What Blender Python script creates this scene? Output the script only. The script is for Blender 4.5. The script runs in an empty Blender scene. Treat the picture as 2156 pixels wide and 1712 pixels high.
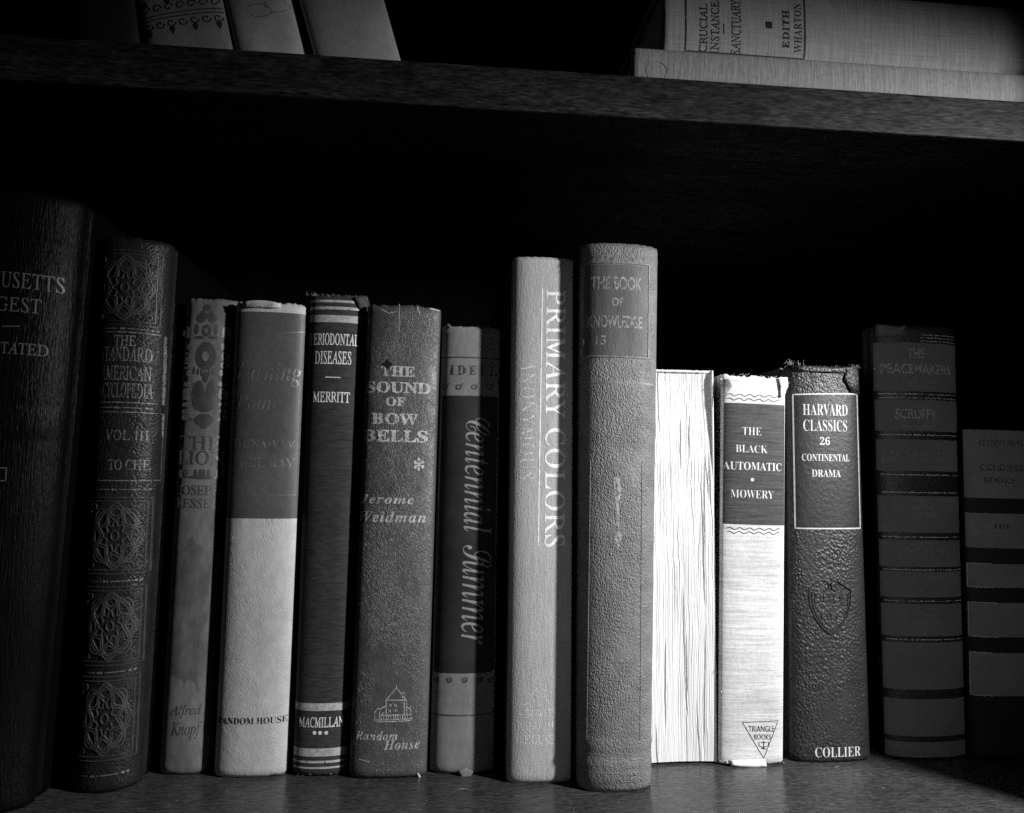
import bpy, bmesh, math, random
from mathutils import Vector, Matrix, noise
random.seed(7)
S = bpy.context.scene
COL = S.collection
R = math.radians

# ------------------------------------------------------------------ camera, world, lamp
CX, CY, F = 1078.0, 856.0, 1500.0            # photograph read on a 2156 x 1712 grid
yaw, pit, rol = R(5.5), R(4.7), R(.75)
CAM = Vector((0, 0, .15))
FW = Vector((math.sin(yaw)*math.cos(pit), math.cos(yaw)*math.cos(pit), math.sin(pit)))
R0 = Vector((math.cos(yaw), -math.sin(yaw), 0)); U0 = R0.cross(FW)
RT = R0*math.cos(rol) + U0*math.sin(rol); UP = -R0*math.sin(rol) + U0*math.cos(rol)
cd = bpy.data.cameras.new('camera'); cam = bpy.data.objects.new('camera', cd); COL.objects.link(cam)
cd.sensor_width = 36; cd.lens = 36*F/2156; cd.clip_start = .01; cd.clip_end = 50
m = Matrix((RT, UP, -FW)).transposed().to_4x4(); m.translation = CAM
cam.matrix_world = m
S.camera = cam

W = bpy.data.worlds.new('World'); S.world = W; W.use_nodes = True
W.node_tree.nodes['Background'].inputs[0].default_value = (1, 1, 1, 1)
W.node_tree.nodes['Background'].inputs[1].default_value = .003

def lamp(name, loc, target, power, radius, cone, blend):
    l = bpy.data.lights.new(name, 'SPOT'); o = bpy.data.objects.new(name, l); COL.objects.link(o)
    l.energy = power; l.shadow_soft_size = radius; l.spot_size = R(cone); l.spot_blend = blend
    o.location = loc
    o.rotation_euler = (Vector(target) - Vector(loc)).to_track_quat('-Z', 'Y').to_euler()
    return o
lamp('reading_lamp', (.45, .09, .312), (.09, .36, -.03), 26, .017, 100, 1.0)
lamp('added_fill_light', (.20, -.55, .26), (.185, .36, .13), 6.5, .05, 27, 1.0)  # added frontal fill without a real source, lifts the shaded spines right of centre

vs = S.view_settings
vs.view_transform = 'Standard'; vs.look = 'None'; vs.exposure = 0; vs.gamma = 1; vs.use_curve_mapping = False
S.render.engine = 'CYCLES'
S.cycles.use_denoising = False
S.cycles.max_bounces = 6; S.cycles.diffuse_bounces = 2

# ------------------------------------------------------------------ materials
def mat(name, base, rough=.7, spec=.3, var=(), bumps=(), metal=0, wear=None, sheen=0):
    """var: (scale xyz, amount, detail); bumps: (kind, scale xyz, distance mm[, rotation deg]); wear: (scale, threshold)"""
    M = bpy.data.materials.new(name); M.use_nodes = True
    N = M.node_tree.nodes; L = M.node_tree.links
    P = N['Principled BSDF']; out = N['Material Output']
    P.inputs['Roughness'].default_value = rough
    P.inputs['Specular IOR Level'].default_value = spec
    P.inputs['Metallic'].default_value = metal
    P.inputs['Base Color'].default_value = (base, base, base, 1)
    tc = N.new('ShaderNodeTexCoord')
    seed = (sum(ord(c)*(i+3) for i, c in enumerate(name)) % 97)*.1
    def tex(kind, sc, detail=3, rot=0):
        mp = N.new('ShaderNodeMapping'); L.new(tc.outputs['Object'], mp.inputs['Vector'])
        mp.inputs['Location'].default_value = (seed, seed*.7, seed*1.3)
        mp.inputs['Scale'].default_value = sc
        src = mp
        if rot:
            m2 = N.new('ShaderNodeMapping'); L.new(tc.outputs['Object'], m2.inputs['Vector'])
            m2.inputs['Rotation'].default_value = (0, R(rot), 0)
            L.new(m2.outputs[0], mp.inputs['Vector'])
        if kind == 'noise':
            t = N.new('ShaderNodeTexNoise'); t.inputs['Scale'].default_value = 1; t.inputs['Detail'].default_value = detail
            t.inputs['Roughness'].default_value = .6
            L.new(src.outputs[0], t.inputs['Vector']); return t.outputs['Fac']
        if kind == 'warp':
            t = N.new('ShaderNodeTexNoise'); t.inputs['Scale'].default_value = 1; t.inputs['Detail'].default_value = 2
            t.inputs['Distortion'].default_value = 1.6
            L.new(src.outputs[0], t.inputs['Vector']); return t.outputs['Fac']
        if kind == 'pebble':
            t = N.new('ShaderNodeTexVoronoi'); t.feature = 'SMOOTH_F1'; t.inputs['Scale'].default_value = 1
            t.inputs['Smoothness'].default_value = .35
            L.new(src.outputs[0], t.inputs['Vector'])
            inv = N.new('ShaderNodeMath'); inv.operation = 'SUBTRACT'; inv.inputs[0].default_value = 1
            L.new(t.outputs['Distance'], inv.inputs[1]); return inv.outputs[0]
        if kind == 'weave':
            t = N.new('ShaderNodeTexWave'); t.bands_direction = 'X'; t.inputs['Scale'].default_value = 1
            t.inputs['Distortion'].default_value = 1.5
            L.new(src.outputs[0], t.inputs['Vector']); return t.outputs['Fac']
    if var:
        prev = None
        for (sc, am, *dt) in var:
            f = tex('noise', sc, dt[0] if dt else 4)
            mr = N.new('ShaderNodeMapRange'); L.new(f, mr.inputs['Value'])
            mr.inputs['From Min'].default_value = .3; mr.inputs['From Max'].default_value = .7
            mr.inputs['To Min'].default_value = 1-am; mr.inputs['To Max'].default_value = 1+am
            o = mr.outputs[0]
            if prev is not None:
                mu = N.new('ShaderNodeMath'); mu.operation = 'MULTIPLY'; L.new(prev, mu.inputs[0]); L.new(o, mu.inputs[1]); o = mu.outputs[0]
            prev = o
        mu = N.new('ShaderNodeMath'); mu.operation = 'MULTIPLY'; L.new(prev, mu.inputs[0]); mu.inputs[1].default_value = base
        cb = N.new('ShaderNodeCombineColor')
        for i in range(3): L.new(mu.outputs[0], cb.inputs[i])
        L.new(cb.outputs[0], P.inputs['Base Color'])
    prevn = None
    for b in bumps:
        kind, sc, dist = b[:3]
        bp = N.new('ShaderNodeBump'); bp.inputs['Strength'].default_value = 1; bp.inputs['Distance'].default_value = dist/1000
        h = tex(kind, sc, 2, b[3] if len(b) > 3 else 0)
        if kind in ('pebble', 'warp'):                 # rubbed smooth in places
            mr = N.new('ShaderNodeMapRange'); L.new(tex('noise', (70, 70, 45), 3), mr.inputs['Value'])
            mr.inputs['From Min'].default_value = .32; mr.inputs['From Max'].default_value = .62
            mr.inputs['To Min'].default_value = .25; mr.inputs['To Max'].default_value = 1.25
            mu = N.new('ShaderNodeMath'); mu.operation = 'MULTIPLY'; L.new(h, mu.inputs[0]); L.new(mr.outputs[0], mu.inputs[1]); h = mu.outputs[0]
        L.new(h, bp.inputs['Height'])
        if prevn is not None: L.new(prevn, bp.inputs['Normal'])
        prevn = bp.outputs[0]
    if prevn is not None: L.new(prevn, P.inputs['Normal'])
    if wear:
        f = tex('noise', (wear[0],)*3, 3)
        mr = N.new('ShaderNodeMapRange'); L.new(f, mr.inputs['Value'])
        sf = wear[3] if len(wear) > 3 else .05
        mr.inputs['From Min'].default_value = wear[1]-sf; mr.inputs['From Max'].default_value = wear[1]+sf
        if len(wear) > 2: mr.inputs['To Max'].default_value = wear[2]
        tr = N.new('ShaderNodeBsdfTransparent'); mx = N.new('ShaderNodeMixShader')
        L.new(mr.outputs[0], mx.inputs[0]); L.new(tr.outputs[0], mx.inputs[1]); L.new(P.outputs[0], mx.inputs[2])
        L.new(mx.outputs[0], out.inputs['Surface'])
    return M

wood_var = [((110, 560, 560), .5, 5), ((300, 1300, 1300), .6, 2), ((6, 20, 20), .25)]
M_shelf = mat('varnished_dark_wood', .034, .22, .32, wood_var, [('noise', (240, 900, 900), .22), ('noise', (80, 380, 380), .16)])
M_edge = mat('worn_wood_edge', .018, .6, .08, [((70, 420, 420), .75), ((200, 1100, 1100), 1.0), ((14, 60, 60), .35)], [('noise', (90, 900, 900), .15)])
M_board = mat('black_cloth_boards', .002, .9, 0)
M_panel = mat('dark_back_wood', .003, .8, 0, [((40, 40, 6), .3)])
M_paper = mat('old_page_edges', .50, .9, .1, [((900, 30, 12), .25), ((20, 20, 20), .12)], [('noise', (1500, 20, 40), .15)])

# ------------------------------------------------------------------ geometry helpers
def link(name, bm_or_me, material=None, parent=None, smooth=False):
    if isinstance(bm_or_me, bmesh.types.BMesh):
        me = bpy.data.meshes.new(name); bm_or_me.to_mesh(me); bm_or_me.free()
    else: me = bm_or_me
    o = bpy.data.objects.new(name, me); COL.objects.link(o)
    if material: me.materials.append(material)
    if smooth:
        for p in me.polygons: p.use_smooth = True
    o.parent = parent
    return o

def box_bm(x0, x1, y0, y1, z0, z1, bev=.0006, seg=2, taper=None):
    bm = bmesh.new()
    bmesh.ops.create_cube(bm, size=1)
    for v in bm.verts:
        v.co = Vector((x0 + (v.co.x+.5)*(x1-x0), y0 + (v.co.y+.5)*(y1-y0), z0 + (v.co.z+.5)*(z1-z0)))
    if bev: bmesh.ops.bevel(bm, geom=bm.edges[:], offset=bev, segments=seg, affect='EDGES', profile=.6)
    if taper:
        for v in bm.verts: v.co.x *= taper(v.co.z)
    return bm

def ray(x, y): return (FW*F + RT*(x-CX) - UP*(y-CY))
def on_z(x, y, z=0):
    d = ray(x, y); return CAM + d*((z-CAM.z)/d.z)
def on_y(x, y, Y):
    d = ray(x, y); return CAM + d*((Y-CAM.y)/d.y)

def nz(x, y, z, s=1): return noise.noise(Vector((x*s, y*s, z*s)))

class Book:
    """A closed book. Local frame: x along the spine's width, y into the shelf, z up the spine."""
    def __init__(b, name, label, px=None, bulge=.006, n=2.3, depth=.15, mats=None, base_z=0, ridges=(), rough_top=.0004, group=None,
                 place=None, spine=True, face=None, warp=0):
        b.name = name
        if px:
            (l, r), yb, (tl, tr), yt = px
            P = on_z((l+r)/2, yb, base_z); Y = P.y
            T = on_y((tl+tr)/2, yt, Y)
            Ye = Y + .75*bulge                       # the outline px belong to the spine's shoulders
            xl, xr, xtl, xtr = on_y(l, yb, Ye).x, on_y(r, yb, Ye).x, on_y(tl, yt, Ye).x, on_y(tr, yt, Ye).x
            b.wb, b.wt, b.H = xr-xl, xtr-xtl, T.z - base_z
            b.lean = math.atan2((xtl+xtr)/2-(xl+xr)/2, T.z-base_z); loc = Vector(((xl+xr)/2, Y, base_z))
        else:
            loc, b.lean, b.wb, b.wt, b.H = place
            loc = Vector(loc)
        b.bulge, b.n, b.depth, b.ridges, b.seed = bulge, n, depth, ridges, random.random()*50
        b.warp = warp; b.rough_top = rough_top
        if abs(b.lean) < .6: loc.z += abs(math.sin(b.lean))*b.wb/2
        e = bpy.data.objects.new(name, None); COL.objects.link(e); e.empty_display_size = .02
        e.location = loc; e.rotation_euler = (0, b.lean, 0)
        e['label'] = label; e['category'] = 'book'
        if group: e['group'] = group
        b.root = e
        b.M = Matrix.Translation(loc) @ Matrix.Rotation(b.lean, 4, 'Y'); b.MI = b.M.inverted()
        b.mats = mats
        if spine: b.build_case()
    def w(b, v): return b.wb + (b.wt-b.wb)*max(0, min(1, v/b.H))
    def surf(b, u, v):
        t = min(1, abs(2*u/b.w(v)))
        y = b.bulge*(1-(1-t**b.n)**(1/b.n))
        for (rv, rw, rh) in b.ridges:
            d = (v-rv)/rw
            if abs(d) < 1: y -= rh*.5*(1+math.cos(math.pi*d))
        return y + b.warp*nz(u*60, 0, v*25+b.seed)
    def local(b, x, y):
        o = b.MI @ CAM; d = b.MI.to_3x3() @ ray(x, y)
        yy = b.bulge*.3
        for _ in range(6):
            p = o + d*((yy-o.y)/d.y)
            yy = b.surf(p.x, p.z)
        return p.x, p.z
    def build_case(b):
        sp, bd, pg = b.mats
        H, n = b.H, b.bulge
        us = [-1+2*i/44 for i in range(45)]
        us = [math.sin(t*math.pi/2)*.35 + t*.65 for t in us]
        nv = 110
        bm = bmesh.new()
        rows = []
        for j in range(nv+1):
            v = H*j/nv
            w = b.w(v)
            row = []
            edge = min(v, H-v)
            roll = max(0, 1-edge/.0022)**2*.0012
            for lay in (0, 1):
                pts = []
                if lay == 0:
                    # joint, spine, joint
                    pts += [(-w/2+.0004, b.bulge+.0075), (-w/2+.0014, b.bulge+.0052), (-w/2+.0016, b.bulge+.0022)]
                    for t in us:
                        u = t*w/2; y = b.surf(u, v)
                        pts.append((u, y+roll))
                    pts += [(w/2-.0016, b.bulge+.0022), (w/2-.0014, b.bulge+.0052), (w/2-.0004, b.bulge+.0075)]
                else:
                    pts = [(p[0]*.94, p[1]+.0013) for p in row_pts]
                row_pts = pts
                vz = []
                for (u, y) in pts:
                    z = v
                    if j == nv: z += b.rough_top*(nz(u*500, 1, b.seed)+.7*nz(u*1500, 2, b.seed)) - b.rough_top*.6
                    if j == 0: z += abs(nz(u*400, 4, b.seed))*b.rough_top*.6
                    vz.append(bm.verts.new((u, y, z)))
                row.append(vz)
            rows.append(row)
        k = len(rows[0][0])
        for j in range(nv):
            for i in range(k-1):
                bm.faces.new((rows[j][0][i], rows[j][0][i+1], rows[j+1][0][i+1], rows[j+1][0][i]))
                bm.faces.new((rows[j][1][i+1], rows[j][1][i], rows[j+1][1][i], rows[j+1][1][i+1]))
        for j, s in ((0, 1), (nv, -1)):
            for i in range(k-1):
                f = (rows[j][0][i], rows[j][1][i], rows[j][1][i+1], rows[j][0][i+1])
                bm.faces.new(f if s == 1 else f[::-1])
        b.spine = link('spine', bm, sp, b.root, True)
        tp = lambda z: b.w(z)/b.wb
        for s in (-1, 1):
            x0, x1 = (-b.wb/2, -b.wb/2+.0026) if s < 0 else (b.wb/2-.0026, b.wb/2)
            link('cover_board', box_bm(x0, x1, b.bulge+.0070, b.depth, .0002, H-.0003, .0007, 2, tp), bd, b.root)
        link('page_block', box_bm(-b.wb/2+.0028, b.wb/2-.0028, b.bulge+.0030, b.depth-.004, .003, H-.003, .0004, 1, tp), pg, b.root)

# ---- flat drawings laid on a spine
def conform(b, bm, off):
    for v in bm.verts:
        u, w = v.co.x, v.co.y
        v.co = Vector((u, b.surf(u, w)-off-v.co.z, w))
def slice_u(bm, step=.0012):
    if not bm.verts: return
    lo = min(v.co.x for v in bm.verts); hi = max(v.co.x for v in bm.verts)
    x = math.floor(lo/step)*step + step
    while x < hi:
        bmesh.ops.bisect_plane(bm, geom=bm.verts[:]+bm.edges[:]+bm.faces[:], plane_co=(x, 0, 0), plane_no=(1, 0, 0), dist=1e-7)
        x += step
def up(s, style):
    tab = {'bold': (0x1D400, 0x1D41A), 'roman': (0x1D434, 0x1D44E), 'italic': (0x1D434, 0x1D44E), 'bolditalic': (0x1D468, 0x1D482),
           'script': (0x1D4D0, 0x1D4EA)}
    if style not in tab and style != 'centennial': return s
    r = ''
    for c in s:
        if style == 'centennial':
            r += {'C': '\U0001D49E', 'S': '\U0001D4AE'}.get(c) or (chr(0x1D44E+ord(c)-97) if c.islower() else c); continue
        a, l = tab[style]
        if c == 'h' and l == 0x1D44E: r += '\u210E'
        elif 'A' <= c <= 'Z': r += chr(a+ord(c)-65)
        elif 'a' <= c <= 'z': r += chr(l+ord(c)-97)
        elif '0' <= c <= '9' and style in ('bold', 'roman'): r += chr(0x1D7CE+ord(c)-48)
        else: r += c
    return r
def text_mesh(s, style, offset=0, space=1.0):
    cu = bpy.data.curves.new('lettering', 'FONT'); cu.body = up(s, style); cu.size = 1; cu.fill_mode = 'FRONT'
    cu.resolution_u = 4; cu.offset = offset; cu.space_character = space
    if style == 'roman': cu.shear = -.28
    o = bpy.data.objects.new('lettering', cu); COL.objects.link(o)
    bpy.context.view_layer.update()
    me = bpy.data.meshes.new_from_object(o.evaluated_get(bpy.context.evaluated_depsgraph_get()))
    bpy.data.objects.remove(o); bpy.data.curves.remove(cu)
    bm = bmesh.new(); bm.from_mesh(me); bpy.data.meshes.remove(me)
    bmesh.ops.remove_doubles(bm, verts=bm.verts[:], dist=1e-5)
    return bm
def merge(dst, src):
    me = bpy.data.meshes.new('tmp'); src.to_mesh(me); src.free(); dst.from_mesh(me); bpy.data.meshes.remove(me)

def pbox(b, x0, y0, x1, y1, lying=False):
    xm, ym = (x0+x1)/2, (y0+y1)/2
    L, Rr, B, T = b.local(x0, ym), b.local(x1, ym), b.local(xm, y1), b.local(xm, y0)
    if lying: return B[0], T[0], Rr[1], L[1]
    return L[0], Rr[0], B[1], T[1]

class Art:
    """Collects drawings that make one part of one spine."""
    def __init__(a, b, off=.00010): a.b, a.bm, a.off = b, bmesh.new(), off
    def text(a, s, x0, y0, x1, y1, style='bold', offset=0, rot=None, space=1.0, lying=False):
        u0, u1, v0, v1 = pbox(a.b, x0, y0, x1, y1, lying)
        bm = text_mesh(s, style, offset, space)
        xs = [v.co.x for v in bm.verts]; ys = [v.co.y for v in bm.verts]
        ax, bx, ay, by = min(xs), max(xs), min(ys), max(ys)
        for v in bm.verts:
            p, q = (v.co.x-ax)/(bx-ax), (v.co.y-ay)/(by-ay)
            v.co = Vector((u0+q*(u1-u0), v1+p*(v0-v1), 0)) if rot == 'down' else Vector((u0+p*(u1-u0), v0+q*(v1-v0), 0))
        slice_u(bm); merge(a.bm, bm); return a
    def quad(a, u0, u1, v0, v1, ragged=0):
        bm = bmesh.new()
        nu = max(2, int((u1-u0)/.0009)); nv = max(1, int((v1-v0)/.003))
        g = [[bm.verts.new((u0+(u1-u0)*i/nu, v0+(v1-v0)*j/nv + (ragged*nz(i*.9, j, 3.1) if j in (0, nv) else 0), 0)) for i in range(nu+1)] for j in range(nv+1)]
        for j in range(nv):
            for i in range(nu): bm.faces.new((g[j][i], g[j][i+1], g[j+1][i+1], g[j+1][i]))
        merge(a.bm, bm); return a
    def panel(a, x0, y0, x1, y1, ragged=0, lying=False):
        return a.quad(*pbox(a.b, x0, y0, x1, y1, lying), ragged)
    def band(a, x, y0, y1, ins=.0004, ragged=0, part=(0, 1)):
        v1, v0 = a.b.local(x, y0)[1], a.b.local(x, y1)[1]
        w = a.b.w((v0+v1)/2)/2-ins
        return a.quad(-w+part[0]*2*w, -w+part[1]*2*w, v0, v1, ragged)
    def line(a, pts, wd, closed=False, raised=0, uv=True):
        if not uv: pts = [a.b.local(*p) for p in pts]
        P = [Vector(p) for p in pts]
        if closed: P.append(P[0])
        Q = [P[0]]
        for p, q in zip(P, P[1:]):
            n = max(1, int((q-p).length/.0012))
            for i in range(1, n+1): Q.append(p+(q-p)*i/n)
        if len(Q) < 2: return a
        bm = bmesh.new(); prev = None; rows = []
        for i, p in enumerate(Q):
            if closed and i in (0, len(Q)-1): t = (Q[1]-Q[0]).normalized()+(Q[-1]-Q[-2]).normalized()
            else: t = (Q[min(i+1, len(Q)-1)]-Q[max(i-1, 0)])
            if t.length < 1e-9: t = Vector((1, 0))
            t.normalize(); nn = Vector((-t.y, t.x))
            l, r = p+nn*wd/2, p-nn*wd/2
            if raised: rows.append([bm.verts.new((l.x, l.y, -a.off)), bm.verts.new((*(p+nn*wd*.22), raised)), bm.verts.new((*(p-nn*wd*.22), raised)), bm.verts.new((r.x, r.y, -a.off))])
            else: rows.append([bm.verts.new((l.x, l.y, 0)), bm.verts.new((r.x, r.y, 0))])
        for p, q in zip(rows, rows[1:]):
            for i in range(len(p)-1): bm.faces.new((p[i], q[i], q[i+1], p[i+1]))
        merge(a.bm, bm); return a
    def poly(a, pts):
        bm = bmesh.new()
        f = bm.faces.new([bm.verts.new((*p, 0)) for p in pts]); bmesh.ops.triangulate(bm, faces=[f])
        slice_u(bm); merge(a.bm, bm); return a
    def oval(a, cx, cy, rx, ry, n=24, hole=0):
        c = a.b.local(cx, cy); e = a.b.local(cx+rx, cy); t = a.b.local(cx, cy-ry)
        ru, rv = abs(e[0]-c[0]), abs(t[1]-c[1])
        pt = lambda k, s: (c[0]+ru*s*math.cos(2*math.pi*k/n), c[1]+rv*s*math.sin(2*math.pi*k/n))
        if not hole: return a.poly([pt(k, 1) for k in range(n)])
        bm = bmesh.new()
        o = [bm.verts.new((*pt(k, 1), 0)) for k in range(n)]; i_ = [bm.verts.new((*pt(k, hole), 0)) for k in range(n)]
        for k in range(n): bm.faces.new((o[k], o[(k+1) % n], i_[(k+1) % n], i_[k]))
        merge(a.bm, bm); return a
    def pxpoly(a, pts): return a.poly([a.b.local(*p) for p in pts])
    def done(a, name, material, label=None):
        conform(a.b, a.bm, a.off)
        bmesh.ops.recalc_face_normals(a.bm, faces=a.bm.faces[:])
        c = sum((f.normal.y*f.calc_area() for f in a.bm.faces))
        if c > 0: bmesh.ops.reverse_faces(a.bm, faces=a.bm.faces[:])
        o = link(name, a.bm, material, a.b.spine)
        if label: o['label'] = label
        return o

def threads(b, material, spots, name='loose_thread'):
    """frayed fibres: little tapering tubes; spots = (px x, px y, count, length mm, spread, lean)"""
    bm = bmesh.new()
    for (x, y, cnt, ln, spr, lean) in spots:
        u, v = b.local(x, y); y0 = b.surf(u, v)
        for _ in range(cnt):
            p = Vector((u+random.gauss(0, spr), y0+random.uniform(-.0002, .0012), v+random.gauss(0, .0003)))
            d = Vector((random.gauss(lean, .8), random.gauss(-.25, .4), random.gauss(.8, .5))).normalized()
            L_ = ln/1000*random.uniform(.35, 1.15); rr = random.uniform(.00007, .00016); prev = None
            for i in range(6):
                t = i/5; r_ = rr*(1-.75*t)
                ring = [bm.verts.new(p+Vector((math.cos(k*2.09)*r_, math.sin(k*2.09)*r_, 0))) for k in range(3)]
                if prev:
                    for k in range(3): bm.faces.new((prev[k], prev[(k+1) % 3], ring[(k+1) % 3], ring[k]))
                prev = ring
                d = (d+Vector((random.gauss(0, .35), random.gauss(0, .3), random.gauss(-.1, .3)))).normalized()
                p = p+d*L_/5
    return link(name, bm, material, b.spine)

def torn_flap(b, material, pts, off=.0004, curl=.0012, name='torn_cloth'):
    """a torn tongue of covering: outline in px, lifted off the spine towards its middle"""
    bm = bmesh.new()
    P = [b.local(*p) for p in pts]
    c = (sum(p[0] for p in P)/len(P), sum(p[1] for p in P)/len(P))
    f = bm.faces.new([bm.verts.new((p[0]+random.gauss(0, .00015), p[1]+random.gauss(0, .00015), 0)) for p in P])
    bmesh.ops.triangulate(bm, faces=[f])
    bmesh.ops.subdivide_edges(bm, edges=bm.edges[:], cuts=2, use_grid_fill=True)
    for v in bm.verts:
        u, w = v.co.x, v.co.y
        v.co = Vector((u, b.surf(u, w)-off-curl*max(0, nz(u*260, 2, w*260)+.25), w))
    o = link(name, bm, material, b.spine, True)
    so = o.modifiers.new('thickness', 'SOLIDIFY'); so.thickness = .0004
    return o

# ------------------------------------------------------------------ the bookcase
case = bpy.data.objects.new('bookcase', None); COL.objects.link(case)
case['label'] = 'dark varnished wooden bookcase with two shelves of old books'; case['category'] = 'bookcase'
YF, YB, ZU, XP = .30, .58, .3250, .325
link('shelf_board', box_bm(-.62, XP+.001, YF, YB, -.020, 0, .0012), M_shelf, case)['label'] = 'lower shelf board, glossy dark wood reflecting the books'
link('shelf_board', box_bm(-.62, XP+.001, YF, YB, ZU-.0195, ZU, .0010), M_edge, case)['label'] = 'upper shelf board with scuffed front edge'
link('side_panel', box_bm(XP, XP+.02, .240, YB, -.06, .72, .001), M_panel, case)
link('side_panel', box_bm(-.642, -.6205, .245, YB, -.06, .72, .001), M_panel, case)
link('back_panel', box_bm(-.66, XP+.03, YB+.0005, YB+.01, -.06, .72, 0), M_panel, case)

# ------------------------------------------------------------------ lower shelf books
ROW = 'books standing in a row on the lower shelf'
foil = mat('dull_gold_foil', .50, .45, .5, [((300, 300, 300), .3)], (), 0, (900, .40))
foil_bright = mat('clean_foil_lettering', .66, .5, .4, [((400, 400, 400), .25)], (), 0, (1500, .36))
foil_metal = mat('polished_gold_foil', .62, .36, .5, [((200, 200, 200), .2)], [('noise', (1600, 1600, 1600), .05)], .97, (1200, .34))
foil_dark = mat('tarnished_foil', .10, .5, .4, [((300, 300, 300), .4)], (), 0, (800, .45))
ink = mat('black_ink', .015, .6, .3, (), (), 0, (1400, .36))
ink_brown = mat('faded_ink', .05, .7, .2, [((300, 300, 300), .4)], (), 0, (900, .42))

# law digest, far left
lea = mat('ribbed_black_leather', .0025, .42, .08, [((40, 40, 20), .4)], [('noise', (1300, 1300, 110), .5), ('noise', (1600, 1600, 700), .12)])
b = Book('book', 'tall near-black leather law volume at the left end, faint lettering on its rounded spine',
         ((-190, 58), 1728, (-62, 178), 400), .015, 2.0, .19, (lea, M_board, M_paper), group=ROW,
         ridges=((.246, .002, .0008), (.240, .002, .0008), (.168, .0025, .001), (.163, .0025, .001)))
lf = mat('thin_foil_letters', .09, .5, .4, (), (), 0, (1100, .38))
Art(b).text('MASSACHUSETTS', -100, 572, 147, 606, 'roman', .004).text('DIGEST', -42, 625, 88, 656, 'roman', .004).line([(5, 687), (42, 687)], .0004, uv=False).text('ANNOTATED', -70, 720, 103, 745, 'roman', .004).done('title_lettering', lf)
Art(b).line([(-60, 985), (14, 985), (12, 1012), (-60, 1012)], .0004, uv=False).done('foil_rule', lf)

# encyclopedia with knotwork
lea2 = mat('pebbled_brown_leather', .012, .45, .2, [((60, 60, 60), .35)], [('pebble', (900, 900, 900), .35), ('noise', (300, 300, 200), .4)])
enc = b = Book('book', 'dark leather encyclopedia with raised interlaced knot ornaments down its spine',
         ((146, 290), 1673, (204, 362), 498), .0135, 2.0, .18, (lea2, M_board, M_paper), group=ROW, rough_top=.0006)
relief = mat('rubbed_leather_relief', .034, .42, .4, [((200, 200, 200), .4)], [('noise', (1200, 1200, 1200), .2)])
ef = mat('rubbed_gilt', .12, .5, .4, [((200, 200, 200), .4)], (), 0, (900, .42))
def knot(a, x0, y0, x1, y1):
    u0, u1, v0, v1 = pbox(a.b, x0, y0, x1, y1)
    cu, cv, ru, rv = (u0+u1)/2, (v0+v1)/2, (u1-u0)/2, (v1-v0)/2
    wd = .0008; h = .00045
    pt = lambda x, y: (cu+ru*x, cv+rv*y)
    for s in (1.0, .9):
        a.line([pt(-s, -s), pt(s, -s), pt(s, s), pt(-s, s)], wd*.7, True, h*.8)
    N_ = 72
    def loop(fr, ph=0, w_=wd):
        a.line([pt(fr(2*math.pi*k/N_)*math.cos(2*math.pi*k/N_+ph), fr(2*math.pi*k/N_)*math.sin(2*math.pi*k/N_+ph)) for k in range(N_)], w_, True, h)
    for d in (0, .10):
        loop(lambda t: .70-d+.20*math.cos(4*t+math.pi))
        loop(lambda t: .66-d+.20*math.cos(4*t))
        for k in range(4):                     # arcs swelling from the sides
            an = k*math.pi/2
            pts = []
            for i in range(15):
                t = -1.15+2.3*i/14
                x, y = .80-d-.55*t*t*.6, t*.62
                pts.append(pt(x*math.cos(an)-y*math.sin(an), x*math.sin(an)+y*math.cos(an)))
            a.line(pts, wd*.8, False, h)
    loop(lambda t: .33+.07*math.cos(8*t), 0, wd*.8)
    loop(lambda t: .12, 0, wd*.8)
    for sx in (-1, 1):
        for sy in (-1, 1):
            a.line([pt(sx*(.76+.07*math.cos(t)), sy*(.76+.07*math.sin(t))) for t in [2*math.pi*k/10 for k in range(10)]], wd*.6, True, h)
for (x0, y0, x1, y1) in ((206, 528, 352, 685), (186, 1048, 326, 1208), (178, 1236, 313, 1400), (168, 1425, 300, 1600)):
    a = Art(b, .00005); knot(a, x0, y0, x1, y1); a.done('knot_ornament', relief)
for (x0, y0, x1, y1) in ((205, 700, 350, 848), (200, 868, 342, 1012)):
    u0, u1, v0, v1 = pbox(b, x0, y0, x1, y1); Art(b).line([(u0, v0), (u1, v0), (u1, v1), (u0, v1)], .0005, True).done('gilt_frame', ef)
for y, xr in ((692, 352), (858, 340), (1030, 334), (1222, 318), (1412, 306), (1625, 292)):
    a = Art(b); u0, v_ = b.local(xr-140, y); u1, _ = b.local(xr, y)
    a.line([(u0, v_), (u0+(u1-u0)*.35, v_)], .0004).line([(u0+(u1-u0)*.5, v_), (u0+(u1-u0)*.82, v_)], .0004)
    for k in (.40, .45, .88, .94): a.poly([(u0+(u1-u0)*k+.0006*math.cos(t), v_+.0006*math.sin(t)) for t in [math.pi/3*i for i in range(6)]])
    a.done('gilt_rule', ef)
Art(b).text('THE', 240, 706, 287, 728, 'roman', .01).text('STANDARD', 212, 730, 322, 761, 'roman', .01).text('AMERICAN', 212, 770, 320, 801, 'roman', .01).text('ENCYCLOPEDIA', 200, 806, 336, 838, 'roman', .01).text('VOL III', 222, 906, 315, 927, 'roman', .005).text('TO CHE', 228, 968, 322, 990, 'roman', .005).done('title_lettering', ef)

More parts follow.
